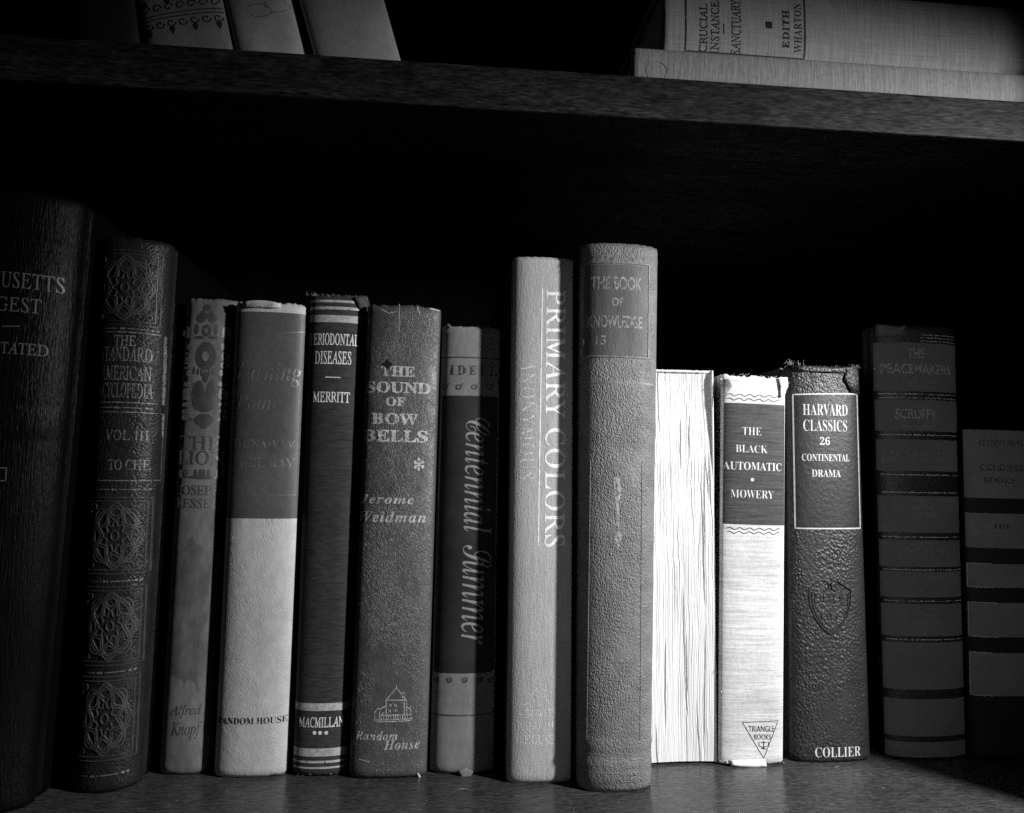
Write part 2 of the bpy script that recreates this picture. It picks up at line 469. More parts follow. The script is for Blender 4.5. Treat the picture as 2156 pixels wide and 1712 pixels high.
# The Lion
cl = mat('grey_stained_cloth', .13, .85, .2, [((60, 60, 22), .45), ((400, 400, 160), .2)], [('weave', (1800, 1, 1), .06), ('noise', (1500, 1500, 1500), .12)])
lion = b = Book('book', 'stained grey cloth book with gilt totem ornament and torn head, tucked behind the knotwork encyclopedia',
         ((334, 442), 1634, (393, 500), 627), .0065, 2.2, .15, (cl, cl, M_paper), group=ROW, rough_top=.0006)
a = Art(b)
K = 1/2.9; off = lambda x, y: ((400+x*K)*.8624, (700+y*K)*.8624)
def mir(shape, cx, cy, *r, **k):
    for s in (1, -1):
        ax = 303 - (cy-300)*.030
        x, y = off(ax+s*(cx-ax), cy); a.oval(x, y, r[0]*K*.8624, r[1]*K*.8624, **k)
def mid(cy, rx, ry, dx=0, **k):
    x, y = off(303-(cy-300)*.030+dx, cy); a.oval(x, y, rx*K*.8624, ry*K*.8624, **k)
mid(150, 30, 26); mir(0, 275, 190, 18, 22); mir(0, 345, 222, 34, 34); mid(205, 22, 20); mid(310, 34, 42, hole=.45); mir(0, 372, 300, 14, 40)
mid(492, 74, 100, hole=.36); mir(0, 350, 360, 34, 12)
mir(0, 440, 325, 40, 40); mir(0, 418, 425, 22, 22); mir(0, 436, 490, 34, 24, hole=.5); mir(0, 436, 520, 34, 8); mir(0, 432, 558, 34, 26, hole=.42); mir(0, 408, 612, 24, 22)
for k in range(-3, 4): mid(612+8-abs(k)*9, 8, 26, k*26)
mid(640, 22, 40)
mir(0, 335, 770, 44, 106); mid(845, 60, 44)
mir(0, 420, 760, 40, 42); mir(0, 412, 690, 42, 17); mir(0, 418, 835, 34, 16); mir(0, 420, 884, 28, 17); mir(0, 425, 925, 20, 20); mir(0, 390, 940, 34, 10)
mid(945, 70, 44); mid(985, 26, 24)
for sx in (-1, 1):
    for k, dx in enumerate((12, 46, 112, 150)):
        x, y = off(270+sx*dx, 1322); a.oval(x, y, 13*K*.86, 32*K*.86)
mid(1350, 120, 14, 0)
a.done('gilt_ornament', foil_metal)
Art(b).text('THE', 379, 918, 468, 947, 'roman', .006).text('LION', 376, 949, 474, 979, 'roman', .010).done('title_lettering', foil_metal)
Art(b).text('JOSEPH', 377, 1022, 466, 1043, 'roman', .008).text('KESSEL', 373, 1050, 462, 1070, 'roman', .008).done('author_lettering', foil_metal)
Art(b).text('Alfred', 358, 1484, 424, 1512, 'italic').text('Knopf', 361, 1520, 424, 1557, 'italic').done('publisher_lettering', ink_brown)
stn = mat('dark_water_stain', .07, .85, .2, [((80, 80, 30), .5)], [('noise', (1500, 1500, 1500), .12)], 0, (38, .49, .45, .18))
rs = random.Random(3)
edge = [(364+i*7, 1148+rs.uniform(-7, 7)+10*math.sin(i*.8)) for i in range(13)]
right = [(446-k*1.5+rs.uniform(-5, 3)-(16 if k > 5 else 0), 1180+k*26) for k in range(11)]
left = [(352-k*.5+rs.uniform(0, 3), 1470-k*28) for k in range(11)]
foot = [(430-k*7, 1452-k*3+rs.uniform(-9, 9)) for k in range(1, 11)]
Art(b, .00006).pxpoly(edge+right+foot+left).done('water_stain', stn)

# Turning Point
jac = mat('cream_pebbled_jacket', .40, .55, .4, [((14, 14, 14), .12), ((200, 200, 200), .10)], [('warp', (900, 900, 700), .28)])
jd = mat('dark_printed_jacket', .07, .5, .4, [((25, 25, 25), .22), ((350, 350, 350), .15)], [('warp', (900, 900, 700), .10)])
tpb = b = Book('book', 'cream and dark grey two-tone book with a light lower half and chipped top edge',
         ((449, 605), 1640, (497, 650), 634), .0068, 2.4, .155, (jac, jac, M_paper), group=ROW, rough_top=.0010)
Art(b, .00008).band(565, 657, 1092, .0007).done('printed_panel', jd)
tpf = mat('blind_stamped_foil', .15, .42, .5, [((200, 200, 200), .5)], [('noise', (1200, 1200, 1200), .2)], .3, (700, .37))
Art(b, .00014).text('Turning', 498, 762, 636, 812, 'bolditalic', -.008).text('Point', 497, 832, 585, 862, 'bolditalic', -.008).done('title_lettering', tpf)
Art(b, .00014).text('DUNAWAY', 492, 926, 622, 944, 'bold').text('& DE KAY', 500, 964, 620, 984, 'bold').done('author_lettering', tpf)
for ln in ([(500, 1042), (627, 1042)], [(592, 702), (642, 700)]): Art(b, .00014).line(ln, .0004, uv=False).done('scuff_line', tpf)
Art(b, .00014).text('RANDOM HOUSE', 459, 1511, 606, 1525, 'bold', -.004).done('publisher_lettering', ink)
torn_flap(b, jac, [(512, 634), (560, 634), (590, 640), (592, 648), (575, 650), (540, 648), (515, 646)], .0002, .0012, 'torn_paper')

# Periodontal Diseases
pcl = mat('black_slubbed_cloth', .028, .75, .3, [((200, 200, 1400), .55), ((25, 25, 9), .4)], [('weave', (1, 1, 2200), .05), ('noise', (300, 300, 2000), .15)])
peri = b = Book('book', 'narrow black cloth book with silver bands at head and tail and frayed ends',
         ((615, 733), 1637, (653, 772), 618), .0058, 2.2, .15, (pcl, pcl, M_paper), group=ROW, rough_top=.0011)
pf = mat('silver_band', .36, .5, .4, [((500, 500, 900), .3)], [('noise', (900, 900, 2000), .12)], 0, (700, .33))
for (y0, y1) in ((632, 637), (646, 652), (664, 679)): Art(b).band(713, y0, y1).done('silver_band', pf)
for (y0, y1) in ((1481, 1497), (1576, 1593), (1602, 1607), (1615, 1619)): Art(b).band(672, y0, y1).done('silver_band', pf)
Art(b).text('PERIODONTAL', 653, 702, 756, 727, 'roman', .014).text('DISEASES', 663, 739, 740, 767, 'roman', .014).line([(685, 794), (717, 795)], .0005, uv=False).done('title_lettering', foil_bright)
Art(b).text('MERRITT', 659, 825, 737, 847, 'roman', .014).done('author_lettering', foil_bright)
a = Art(b).text('MACMILLAN', 630, 1510, 724, 1532, 'roman', .012)
for x in (662, 674, 687): a.oval(x, 1543, 4, 4)
a.done('publisher_lettering', foil_bright)
fray_g = mat('grey_frayed_fibre', .30, .9, .1)
threads(b, fray_g, [(660, 622, 16, 2.2, .0016, .1), (700, 622, 26, 1.2, .006, 0), (760, 630, 26, 2.2, .0018, .5), (660, 1632, 16, 1.2, .006, 0)])
torn_flap(b, pcl, [(745, 626), (772, 624), (776, 640), (768, 660), (756, 650)], .0004, .001)

# The Sound of Bow Bells
bl = mat('grained_grey_leatherette', .065, .42, .5, [((20, 20, 12), .22), ((250, 250, 250), .15)], [('warp', (1250, 600, 560), .5, 24), ('noise', (1800, 1800, 1800), .08)])
bow = b = Book('book', 'thick grey leatherette book with fat slab lettering, an asterisk and a small house emblem',
         ((733, 898), 1642, (774, 929), 641), .0062, 2.6, .16, (bl, bl, M_paper), group=ROW, rough_top=.0009)
bf = mat('pale_stamped_letters', .38, .5, .4, [((300, 300, 300), .35)], [('warp', (1250, 600, 560), .35, 24)], 0, (1000, .40))
Art(b).text('THE', 802, 771, 874, 793, 'bold', .022).text('SOUND', 772, 804, 907, 828, 'bold', .022).text('OF', 812, 836, 854, 855, 'bold', .022).text('BOW', 782, 870, 881, 894, 'bold', .022).text('BELLS', 764, 905, 901, 931, 'bold', .022).done('title_lettering', bf)
Art(b).text('Jerome', 758, 1042, 872, 1063, 'bolditalic', .006, None, 1.15).text('Weidman', 757, 1077, 897, 1100, 'bolditalic', .006, None, 1.15).done('author_lettering', bf)
a = Art(b)
for k in range(6):
    t = k*math.pi/3+.5; x, y = 882+9*math.cos(t), 978+10*math.sin(t)
    a.line([(882, 978), (x, y)], .0006, uv=False).oval(x, y, 3.4, 3.8, 10)
a.done('asterisk_mark', bf)
def house(a, X, Y, k=1.0, wd=.00035):
    """a cottage with chimney, wings and a picket fence on a ground line"""
    L_ = lambda *p: a.line([(X+x*k, Y+y*k) for x, y in p], wd, uv=False)
    L_((-42, 30), (42, 27)); L_((-36, 34), (38, 31))
    L_((-14, 22), (-14, -12), (8, -38), (29, -10), (29, 20)); L_((-14, -12), (29, -12)); L_((8, -38), (8, -44))
    L_((20, -14), (20, -28), (25, -28), (25, -16)); L_((24, 22), (24, -8))
    L_((-14, 0), (-28, 8), (-28, 28)); L_((-38, 28), (-38, 14), (-30, 4), (-28, 8)); L_((29, 2), (38, 8), (38, 26)); L_((36, 6), (40, -2))
    for x in range(-24, 36, 5): L_((x, 28), (x, 18))
    L_((-26, 20), (38, 18))
    for x, y in ((-6, -4), (4, -4), (-8, 8), (6, 6), (-22, 14)): L_((x, y), (x, y+6)); L_((x+3, y), (x+3, y+6))
a = Art(b); house(a, 827, 1486); a.done('house_emblem', bf)
Art(b).text('Random', 748, 1540, 837, 1559, 'bolditalic', .004, None, 1.1).text('House', 808, 1558, 884, 1578, 'bolditalic', .004, None, 1.1).done('publisher_lettering', bf)
chip = mat('chipped_spot', .012, .8, .1)
a = Art(b, .00016)
pts = []
for k in range(16):
    r_ = (15 if k % 4 == 0 else 8)*(.8+.3*random.random()); pts.append((816+r_*math.cos(k*math.pi/8), 768+r_*math.sin(k*math.pi/8)))
a.pxpoly(pts).done('chipped_spot', chip)
a = Art(b, .00012)
for ln, wd in (([(841, 640), (840, 700)], .0003), ([(879, 646), (884, 662)], .0004), ([(800, 650), (820, 660), (838, 655)], .0003), ([(905, 650), (925, 655)], .0006), ([(756, 1598), (778, 1604)], .0004), ([(880, 1628), (887, 1640)], .0008)):
    Art(b, .00012).line(ln, wd, uv=False).done('scratch', bf)

# Centennial Summer
cc = mat('pale_worn_cloth', .17, .85, .2, [((50, 50, 50), .22), ((600, 600, 200), .12)], [('weave', (1900, 1, 1), .06), ('weave', (1, 1, 1900), .06), ('noise', (1200, 1200, 1200), .1)])
cdk = mat('black_printed_cloth', .016, .75, .2, [((60, 60, 60), .4)], [('noise', (1500, 1500, 1500), .10)])
cent = b = Book('book', 'black and pale cloth book with flowing script running down its spine',
         ((904, 1040), 1632, (931, 1054), 686), .0072, 2.2, .15, (cc, cdk, M_paper), group=ROW, rough_top=.0005)
Art(b, .00008).band(975, 833, 1418, .0004, .0001).done('printed_panel', cdk)
Art(b, .00014).text('Centennial', 978, 880, 1037, 1122, 'centennial', .0, 'down').text('Summer', 972, 1148, 1033, 1357, 'centennial', .0, 'down').done('title_lettering', mat('script_ink_pale', .20, .6, .3, (), (), 0, (1300, .36)))
Art(b).text('IDELL', 948, 770, 1046, 790, 'bold', .01, None, 1.5).done('author_lettering', ink_brown)
a = Art(b)
for x in (936, 966, 998, 1030): a.oval(x, 815, 6.5, 6, 12, .5).line([(x+4, 820), (x+9, 806)], .0005, uv=False)
a.done('printed_ornament', ink_brown); a = Art(b)
for x in (918, 946, 978, 1010, 1032): a.oval(x, 1432, 7, 6, 12, .3).line([(x-2, 1438), (x+6, 1426)], .0005, uv=False)
a.done('printed_ornament', ink_brown)
for y in (751, 1505): Art(b).band(975, y, y+3).done('pressed_line', ink_brown)
torn_flap(b, cc, [(933, 688), (945, 683), (952, 690), (940, 697), (931, 702)], .0006, .0015)
torn_flap(b, cc, [(962, 1622), (980, 1614), (996, 1622), (990, 1636), (975, 1640)], .0006, .0018)

# Primary Colors
pc = mat('light_ribbed_cloth', .31, .75, .25, [((1100, 1100, 90), .13), ((1200, 1200, 1200), .12), ((18, 18, 10), .15)], [('noise', (1500, 1500, 240), .15), ('noise', (1500, 1500, 1500), .2), ('weave', (1, 1, 2000), .04)])
pcd = mat('grey_paper_side', .06, .7, .2, [((40, 40, 40), .2)])
prim = b = Book('book', 'tall light ribbed cloth book with fine vertical serif lettering and a long thin rule',
         ((1065, 1203), 1652, (1078, 1208), 540), .0060, 2.7, .165, (pc, pcd, M_paper), group=ROW, rough_top=.0002)
Art(b).text('PRIMARY COLORS', 1148, 610, 1190, 1152, 'roman', .006, 'down', 1.06).done('title_lettering', foil_bright)
Art(b).text('ANONYMOUS', 1094, 756, 1126, 1010, 'roman', -.002, 'down', 1.15).done('author_lettering', mat('rubbed_foil_author', .55, .5, .4, (), (), 0, (1000, .46)))
Art(b).line([(1142, 607), (1133, 1150)], .0006, uv=False).done('foil_rule', foil_bright)
a = Art(b); house(a, 1128, 1478, .9); a.done('house_emblem', mat('rubbed_foil_emblem', .6, .5, .4, (), (), 0, (700, .50)))
Art(b).text('RANDOM', 1088, 1520, 1166, 1538, 'roman', .006).text('HOUSE', 1104, 1548, 1166, 1567, 'roman', .006).done('publisher_lettering', mat('rubbed_foil_imprint', .6, .5, .4, (), (), 0, (900, .47)))

# The Book of Knowledge
bk = mat('coarse_grained_cloth', .115, .55, .4, [((120, 120, 120), .22), ((15, 15, 8), .15)], [('pebble', (1450, 1450, 1150), .42), ('noise', (1100, 1100, 700), .45)])
bsm = mat('smooth_label_cloth', .065, .6, .3, [((200, 200, 60), .25), ((20, 20, 20), .2)], [('noise', (1200, 1200, 500), .18)])
bok = b = Book('book', 'tallest thick grey grained book with a worn lettered panel, standing forward of the row',
         ((1214, 1372), 1672, (1222, 1386), 511), .0105, 2.3, .18, (bk, bk, M_paper), group=ROW, rough_top=.0003,
         ridges=((.0075, .0016, .0010), (.0115, .0016, .0010), (.0210, .0016, .0008), (.252, .0018, .0005)))
Art(b, .00009).panel(1229, 557, 1362, 748).done('label_panel', bsm)
brl = mat('rubbed_relief_line', .13, .55, .4, [((300, 300, 300), .4)], [('noise', (1200, 1200, 1200), .3)])
a = Art(b, .00008)
for (x0, y0, x1, y1) in ((1226, 553, 1366, 751),):
    u0, u1, v0, v1 = pbox(b, x0, y0, x1, y1); a.line([(u0, v0), (u1, v0), (u1, v1), (u0, v1)], .0012, True, .0003)
a.band(1300, 803, 808, .002)
for y in (1590, 1627, 1642): a.band(1300, y, y+3, .004)
u0, u1, v0, v1 = pbox(b, 1238, 970, 1350, 1565)
a.done('pressed_border', brl)
a = Art(b, .00003).line([(u0, v1), (u0, v0)], .0008, False, .00025).line([(u1, v1), (u1, v0)], .0007, False, .0002).line([(u0, v0), (u1, v0)], .0006, False, .0002)
a.done('pressed_border', bk)
bt = mat('ghost_lettering', .26, .6, .3, [((300, 300, 300), .4)], (), 0, (700, .44, .75))
Art(b, .00016).text('THE BOOK', 1243, 582, 1352, 610, 'plain', .022).text('OF', 1288, 627, 1312, 645, 'plain', .02).text('KNOWLEDGE', 1236, 664, 1352, 690, 'plain', .02).text('13', 1254, 706, 1276, 726, 'plain', .01).done('title_lettering', bt)
a = Art(b, .0001)
for i in range(34):
    x = 1230+i*4.0; y = 541+random.uniform(-5, 5); t = random.random()*3
    a.line([(x, y), (x+5*math.cos(t), y+6*math.sin(t)), (x+3, y-5)], .0005, uv=False)
a.done('pressed_frieze', brl)
Art(b, .0001).pxpoly([(1291, 1010), (1296, 1000), (1304, 1008), (1308, 1030), (1303, 1060), (1304, 1105), (1310, 1130), (1302, 1155), (1294, 1140), (1297, 1110), (1298, 1070), (1293, 1040)]).done('pale_scuff', mat('pale_scuff', .26, .7, .2, [((200, 200, 60), .3)], [('pebble', (720, 720, 720), .3)], 0, (500, .44, .9)))
Art(b, .0002).panel(1224, 715, 1230, 727).done('paper_scrap', mat('white_scrap', .6, .8, .2))

# book with its pages facing out
fb_mat = mat('white_deckled_pages', .62, .9, .1, [((12, 12, 6), .08), ((1200, 200, 14), .10)], [('noise', (1400, 200, 30), .18)])
brd = mat('cream_cover_cloth', .55, .8, .2, [((40, 40, 40), .15)])
b = Book('book', 'book shelved backwards, showing bright white rough-cut page edges', ((1357, 1509), 1609, (1356, 1501), 778), .001, 2, .13, None, group=ROW, spine=False)
tp = lambda z: b.w(z)/b.wb
for s in (-1, 1):
    x0, x1 = (-b.wb/2, -b.wb/2+.0012) if s < 0 else (b.wb/2-.0009, b.wb/2)
    link('cover_board', box_bm(x0, x1, 0, .13, .0002, b.H, .0004, 2, tp), brd, b.root)
bm = bmesh.new()
NU, NV = 260, 200
prof = [random.gauss(0, 1) for _ in range(NU+1)]
lum = [nz(i*.21, 7, 1) for i in range(NU+1)]
grid = []
gaps = [(random.uniform(.04, .96), random.uniform(0, 1), random.uniform(.06, .22), random.uniform(.5, 1.5), random.uniform(-.03, .03)) for _ in range(14)]
for j in range(NV+1):
    t = j/NV; row = []
    w = b.w(b.H*t)-.0017
    dep = -.0007 + .0036*max(0, min(1, (t-.60)/.36))**1.2          # head recessed, tail sagging forward
    if t > .975: dep -= .0012*(t-.975)/.025
    for i in range(NU+1):
        s = i/NU
        wav = .0016*nz(s*3, t*3.1, 5)+.0006*nz(s*14, t*5, 9)
        q = s + .030*nz(t*8, s*3, 4) + .012*nz(t*26, s*9, 5)
        k_ = .4+.6*min(1, t*1.3)*(1-.35*s)
        y = dep + .0010*(1-(2*s-1)**2) + k_*(.00020*nz(q*34, t*2.2, 2) + .00030*nz(q*75, t*3.5, 3) + .00013*nz(q*150, t*9, 6)*2) + .0002*nz(s*5, t*6, 8)
        for (gs, gt, gl, gd, sl) in gaps:
            dt = (t-gt)/gl
            if abs(dt) < 1:
                ds = (s-gs-sl*dt-.008*nz(gt*40, t*22, 6))/.009
                if abs(ds) < 1.6: y += gd*.0011*math.exp(-ds*ds*2)*(1-dt*dt)
        row.append(bm.verts.new(((s-.5)*w+wav*.35*math.sin(math.pi*s), y, .0012+(b.H-.0022)*t)))
    grid.append(row)
for j in range(NV):
    for i in range(NU): bm.faces.new((grid[j][i], grid[j][i+1], grid[j+1][i+1], grid[j+1][i]))
# close the block behind the fore-edge
bk_row = [[bm.verts.new((x, .128, z)) for x in (-b.w(z)/2+.0012, b.w(z)/2-.0012)] for z in (.0012, b.H-.001)]
bm.faces.new([grid[NV][i] for i in range(NU+1)]+[bk_row[1][1], bk_row[1][0]])
bm.faces.new([grid[0][i] for i in range(NU, -1, -1)]+[bk_row[0][0], bk_row[0][1]])
bm.faces.new([grid[j][NU] for j in range(NV, -1, -1)][::-1]+[bk_row[1][1], bk_row[0][1]])
bm.faces.new([grid[j][0] for j in range(NV, -1, -1)]+[bk_row[0][0], bk_row[1][0]])
bmesh.ops.recalc_face_normals(bm, faces=bm.faces[:])
link('page_block', bm, fb_mat, b.root, False)
link('spine', box_bm(-b.wb/2, b.wb/2, .1305, .132, .0002, b.H, .0003, 1), brd, b.root)
hb = bmesh.new(); prev = None
for i in range(41):
    s = i/40; x = (s-.5)*(b.wt-.001); r_ = .0008*(1+.35*nz(i*.7, 3, 3))
    ring = [hb.verts.new((x, .0018+r_*math.cos(k*1.2566), b.H-.0007+r_*math.sin(k*1.2566)+.0003*nz(i*.5, 1, 8))) for k in range(5)]
    if prev:
        for k in range(5): hb.faces.new((prev[k], prev[(k+1) % 5], ring[(k+1) % 5], ring[k]))
    prev = ring
link('cover_turn_in', hb, brd, b.root, True)

# The Black Automatic
ba = mat('cream_slub_cloth', .50, .8, .2, [((40, 40, 900), .22), ((25, 25, 25), .16), ((700, 700, 700), .12)], [('noise', (120, 120, 1500), .16), ('weave', (1800, 1, 1), .05)])
bd_ = mat('black_printed_slub', .028, .7, .3, [((60, 60, 1400), .6), ((500, 500, 500), .3)], [('noise', (120, 120, 1500), .18)])
bas = mat('grey_side_cloth', .16, .8, .2, [((40, 40, 40), .2)])
blk = b = Book('book', 'small cream cloth book with torn corners, black title band, wavy rules and triangle emblem',
         ((1513, 1648), 1614, (1519, 1653), 790), .0042, 3.2, .125, (ba, bas, M_paper), group=ROW, rough_top=.0014)
Art(b, .00008).band(1585, 850, 1105, .0008).done('title_band', bd_)
Art(b, .00014).text('THE', 1563, 900, 1603, 916, 'bold', -.014).text('BLACK', 1549, 937, 1616, 953, 'bold', -.014).text('AUTOMATIC', 1520, 973, 1645, 990, 'bold', -.006).oval(1584, 1010, 3.6, 3.6, 12).done('title_lettering', mat('cream_lettering', .45, .6, .3, (), (), 0, (1400, .33)))
Art(b, .00014).text('MOWERY', 1538, 1032, 1629, 1049, 'bold', -.014).done('author_lettering', mat('cream_author', .45, .6, .3, (), (), 0, (1400, .33)))
for y in (831, 840, 1112, 1120):
    a = Art(b)
    u0, v_ = b.local(1530, y); u1, _ = b.local(1641, y+ (3 if y < 900 else 1))
    a.line([(u0+(u1-u0)*k/60, v_+.00055*math.sin(k*.56+(.4 if y in (840, 1120) else 0))) for k in range(61)], .00042).done('wavy_rule', ink)
a = Art(b)
T3 = [(1563, 1521), (1638, 1517), (1608, 1597)]
a.line(T3+[T3[0]], .00035, uv=False).text('TRIANGLE', 1576, 1528, 1630, 1541, 'plain').text('BOOKS', 1588, 1546, 1623, 1557, 'plain')
a.line([(1598, 1562), (1598, 1570), (1606, 1574), (1618, 1570), (1618, 1562)], .0004, uv=False).line([(1608, 1560), (1608, 1578)], .0005, uv=False).line([(1602, 1563), (1614, 1563)], .0004, uv=False).line([(1602, 1576), (1614, 1577)], .0004, uv=False)
a.done('triangle_emblem', ink)
fray_w = mat('white_frayed_fibre', .75, .9, .1); fray_d = mat('dark_frayed_fibre', .05, .9, .1)
threads(b, fray_w, [(1528, 800, 22, 3.0, .0012, -.3), (1560, 790, 14, 1.2, .005, 0), (1620, 793, 14, 1.2, .004, 0), (1652, 805, 16, 2.2, .001, .5), (1535, 1605, 20, 1.6, .002, -.2), (1600, 1606, 16, 1.0, .004, 0)])
threads(b, fray_d, [(1523, 812, 18, 3.2, .0010, -.3), (1516, 1405, 8, 2.0, .0006, -.3), (1515, 930, 8, 2.0, .0006, -.3), (1630, 1606, 8, 1.6, .002, .2)])
torn_flap(b, ba, [(1637, 796), (1654, 796), (1657, 815), (1648, 835), (1641, 838), (1640, 815)], .0006, .0016)
torn_flap(b, bas, [(1519, 800), (1534, 798), (1540, 812), (1528, 830), (1520, 850)], .0003, .0016)
torn_flap(b, fray_w, [(1537, 1600), (1610, 1598), (1612, 1612), (1590, 1615), (1560, 1613), (1540, 1612)], .0003, .0004)

# Harvard Classics
hl = mat('black_pebbled_leather', .018, .45, .35, [((100, 100, 100), .25)], [('pebble', (820, 820, 640), .5, 20), ('noise', (1100, 700, 700), .35)])
hs = mat('smooth_leather_panel', .010, .5, .3, [((60, 60, 60), .3), ((400, 400, 400), .25)], [('noise', (500, 500, 500), .25)])
har = b = Book('book', 'black pebbled leather book with a white framed title label and an embossed shield',
         ((1665, 1833), 1608, (1657, 1806), 768), .0065, 2.4, .14, (hl, hl, M_paper), group=ROW, rough_top=.0014)
Art(b, .00007).panel(1671, 832, 1808, 1112).done('label_panel', hs)
hf = mat('white_foil_lettering', .37, .5, .4, [((400, 400, 400), .2)], (), 0, (1600, .30))
a = Art(b, .00013)
a.line([b.local(*p) for p in ((1669, 831), (1804, 830), (1811, 1112), (1674, 1112))], .0007, True)
a.done('label_frame', hf)
Art(b, .00014).text('HARVARD', 1690, 851, 1784, 875, 'bold', -.009).text('CLASSICS', 1691, 884, 1783, 908, 'bold', -.009).text('26', 1726, 920, 1747, 937, 'bold', .0).text('CONTINENTAL', 1688, 956, 1788, 971, 'bold', -.002).text('DRAMA', 1709, 989, 1770, 1004, 'bold', -.002).done('title_lettering', hf)
Art(b, .00014).text('COLLIER', 1716, 1573, 1812, 1594, 'bold', -.01).done('publisher_lettering', mat('silver_foil_imprint', .45, .5, .4, (), (), 0, (1500, .33)))
emb = mat('embossed_leather', .02, .38, .5, [((300, 300, 300), .25)], [('noise', (900, 900, 900), .25)])
a = Art(b, .00005)
sh = [(1704, 1240), (1706, 1272), (1716, 1300), (1732, 1322), (1752, 1337), (1770, 1320), (1782, 1300), (1790, 1272), (1792, 1242)]
sl = [b.local(*p) for p in sh]
a.line(sl, .0011, False, .0005)
cx_, cy_ = b.local(1748, 1282)
a.line([(cx_+(p[0]-cx_)*.88, cy_+(p[1]-cy_)*.88) for p in sl], .0006, False, .0003)
a.line([b.local(*p) for p in ((1704, 1240), (1718, 1228), (1734, 1221), (1745, 1228), (1746, 1240), (1738, 1243))], .0009, False, .0005)
a.line([b.local(*p) for p in ((1792, 1242), (1776, 1232), (1762, 1222), (1750, 1228), (1752, 1240), (1760, 1243))], .0011, False, .0006)
for x in (1722, 1740, 1762, 1778):                # four small open books on the shield
    a.line([b.local(*p) for p in ((x-6, 1254), (x-6, 1266), (x, 1269), (x+6, 1266), (x+6, 1254))], .0006, False, .0003)
a.line([b.local(*p) for p in ((1714, 1250), (1786, 1250))], .0005, False, .0002)
for x in (1736, 1756): a.line([b.local(*p) for p in ((x-7, 1290), (x-5, 1302), (x+6, 1304), (x+6, 1292))], .0006, False, .0003)
a.done('embossed_shield', emb)
threads(b, fray_g, [(1660, 768, 34, 3.4, .0010, -.5), (1685, 768, 5, 4.0, .002, .5), (1740, 772, 60, .9, .010, 0), (1803, 772, 26, 2.6, .0012, .4)])
torn_flap(b, hl, [(1664, 770), (1760, 775), (1806, 773), (1806, 783), (1772, 786), (1720, 784), (1668, 780)], .0003, .0012)
torn_flap(b, hl, [(1780, 778), (1806, 775), (1806, 830), (1790, 826), (1776, 800)], .0003, .0010)

# banded volume in shadow
pk = mat('dark_pebbled_cover', .012, .5, .4, [((60, 60, 60), .3)], [('noise', (900, 900, 900), .3)])
pp = mat('greyed_title_label', .11, .7, .2, [((30, 30, 20), .15), ((600, 600, 600), .12)], [('noise', (1400, 1400, 1400), .1)])
pea = b = Book('book', 'shadowed thick book with many grey title bands, right of the shield-stamped black leather book',
         ((1861, 2036), 1599, (1833, 2011), 683), .0075, 2.2, .15, (pk, M_board, M_paper), group=ROW, rough_top=.0008)
ys = [(722, 824), (842, 908), (926, 992), (1045, 1122), (1138, 1194), (1204, 1258), (1272, 1340), (1353, 1452), (1472, 1550), (1562, 1594)]
for i, (y0, y1) in enumerate(ys): Art(b, .00008).band(1930+i*6, y0, y1, .0007).done('title_label', pp)
gr = mat('gilt_line_in_shadow', .28, .5, .4, [((900, 200, 900), .5)], (), 0, (900, .45))
for y in (704, 710, 717, 829, 837, 915, 999, 1036, 1130, 1199, 1265, 1346): Art(b, .00012).band(1935, y, y+2.2, .002, 0, (.5, 1) if y < 720 else (0, 1)).done('gilt_line', gr)
torn_flap(b, mat('curled_label', .10, .8, .2), [(1836, 686), (1890, 690), (1905, 684), (1898, 706), (1870, 710), (1838, 712)], .0003, .0012, 'torn_label')
pl_ = mat('pale_stamped_title', .26, .6, .3, (), (), 0, (900, .42)); ps_ = mat('faded_small_print', .22, .6, .3, (), (), 0, (900, .47, .7))
Art(b, .00014).text('THE', 1909, 734, 1947, 754, 'plain', .02).text('PEACEMAKERS', 1853, 766, 2000, 787, 'plain', .02).text('SCRUFFY', 1884, 861, 1972, 882, 'plain', .02).done('title_lettering', pl_)
Art(b, .00014).text('Marquis Childs', 1887, 797, 1966, 809, 'plain', .005).text('Paul Gallico', 1898, 893, 1960, 904, 'plain', .005).text('THE LAST', 1912, 1062, 1962, 1072, 'plain').text('OF THE', 1925, 1080, 1970, 1090, 'plain').text('IS THE MUSIC', 1880, 1154, 2000, 1166, 'plain').text('OF SHEBA', 1950, 1214, 2022, 1226, 'plain').text('HOUSE', 1930, 1286, 1975, 1297, 'plain').text('OLD VINE', 1930, 1303, 1985, 1314, 'plain').done('small_lettering', ps_)
a = Art(b, .00014)
for i in range(9):
    x = 1862+i*16
    a.line([(x+7*math.cos(t)*(1-t/9), 958+16*math.sin(t)*(1-t/9)) for t in [k*.5 for k in range(14)]], .0004, uv=False)
a.done('scroll_ornament', ps_)

# dim labelled volume at the right end
qd = mat('black_cover_end_volume', .008, .7, .2, [((60, 60, 60), .3)])
qp = mat('grey_spine_label', .13, .75, .2, [((40, 40, 40), .15), ((700, 700, 700), .12)])
cnd = b = Book('book', 'dim dark book with pale square spine labels at the right end of the row',
         ((2042, 2222), 1600, (2022, 2200), 905), .0058, 2.6, .15, (qd, M_board, M_paper), group=ROW)
for (y0, y1) in ((907, 1050), (1082, 1155), (1188, 1238), (1270, 1342), (1375, 1466)): Art(b, .00008).band(2130, y0, y1, .0007).done('title_label', qp)
a = Art(b, .00012)
for y0, y1, k in ((1375, 1466, .22), (1270, 1342, .3), (1188, 1238, .25)):
    v1, v0 = b.local(2130, y0)[1], b.local(2130, y1)[1]; w = b.w(v0)/2-.0008
    a.line([(-w+2*w*k, v1), (-w, v1), (-w, v0), (-w+2*w*k, v0)], .0004)
a.done('gilt_border', mat('pale_gilt_border', .28, .5, .4, (), (), 0, (600, .40)))
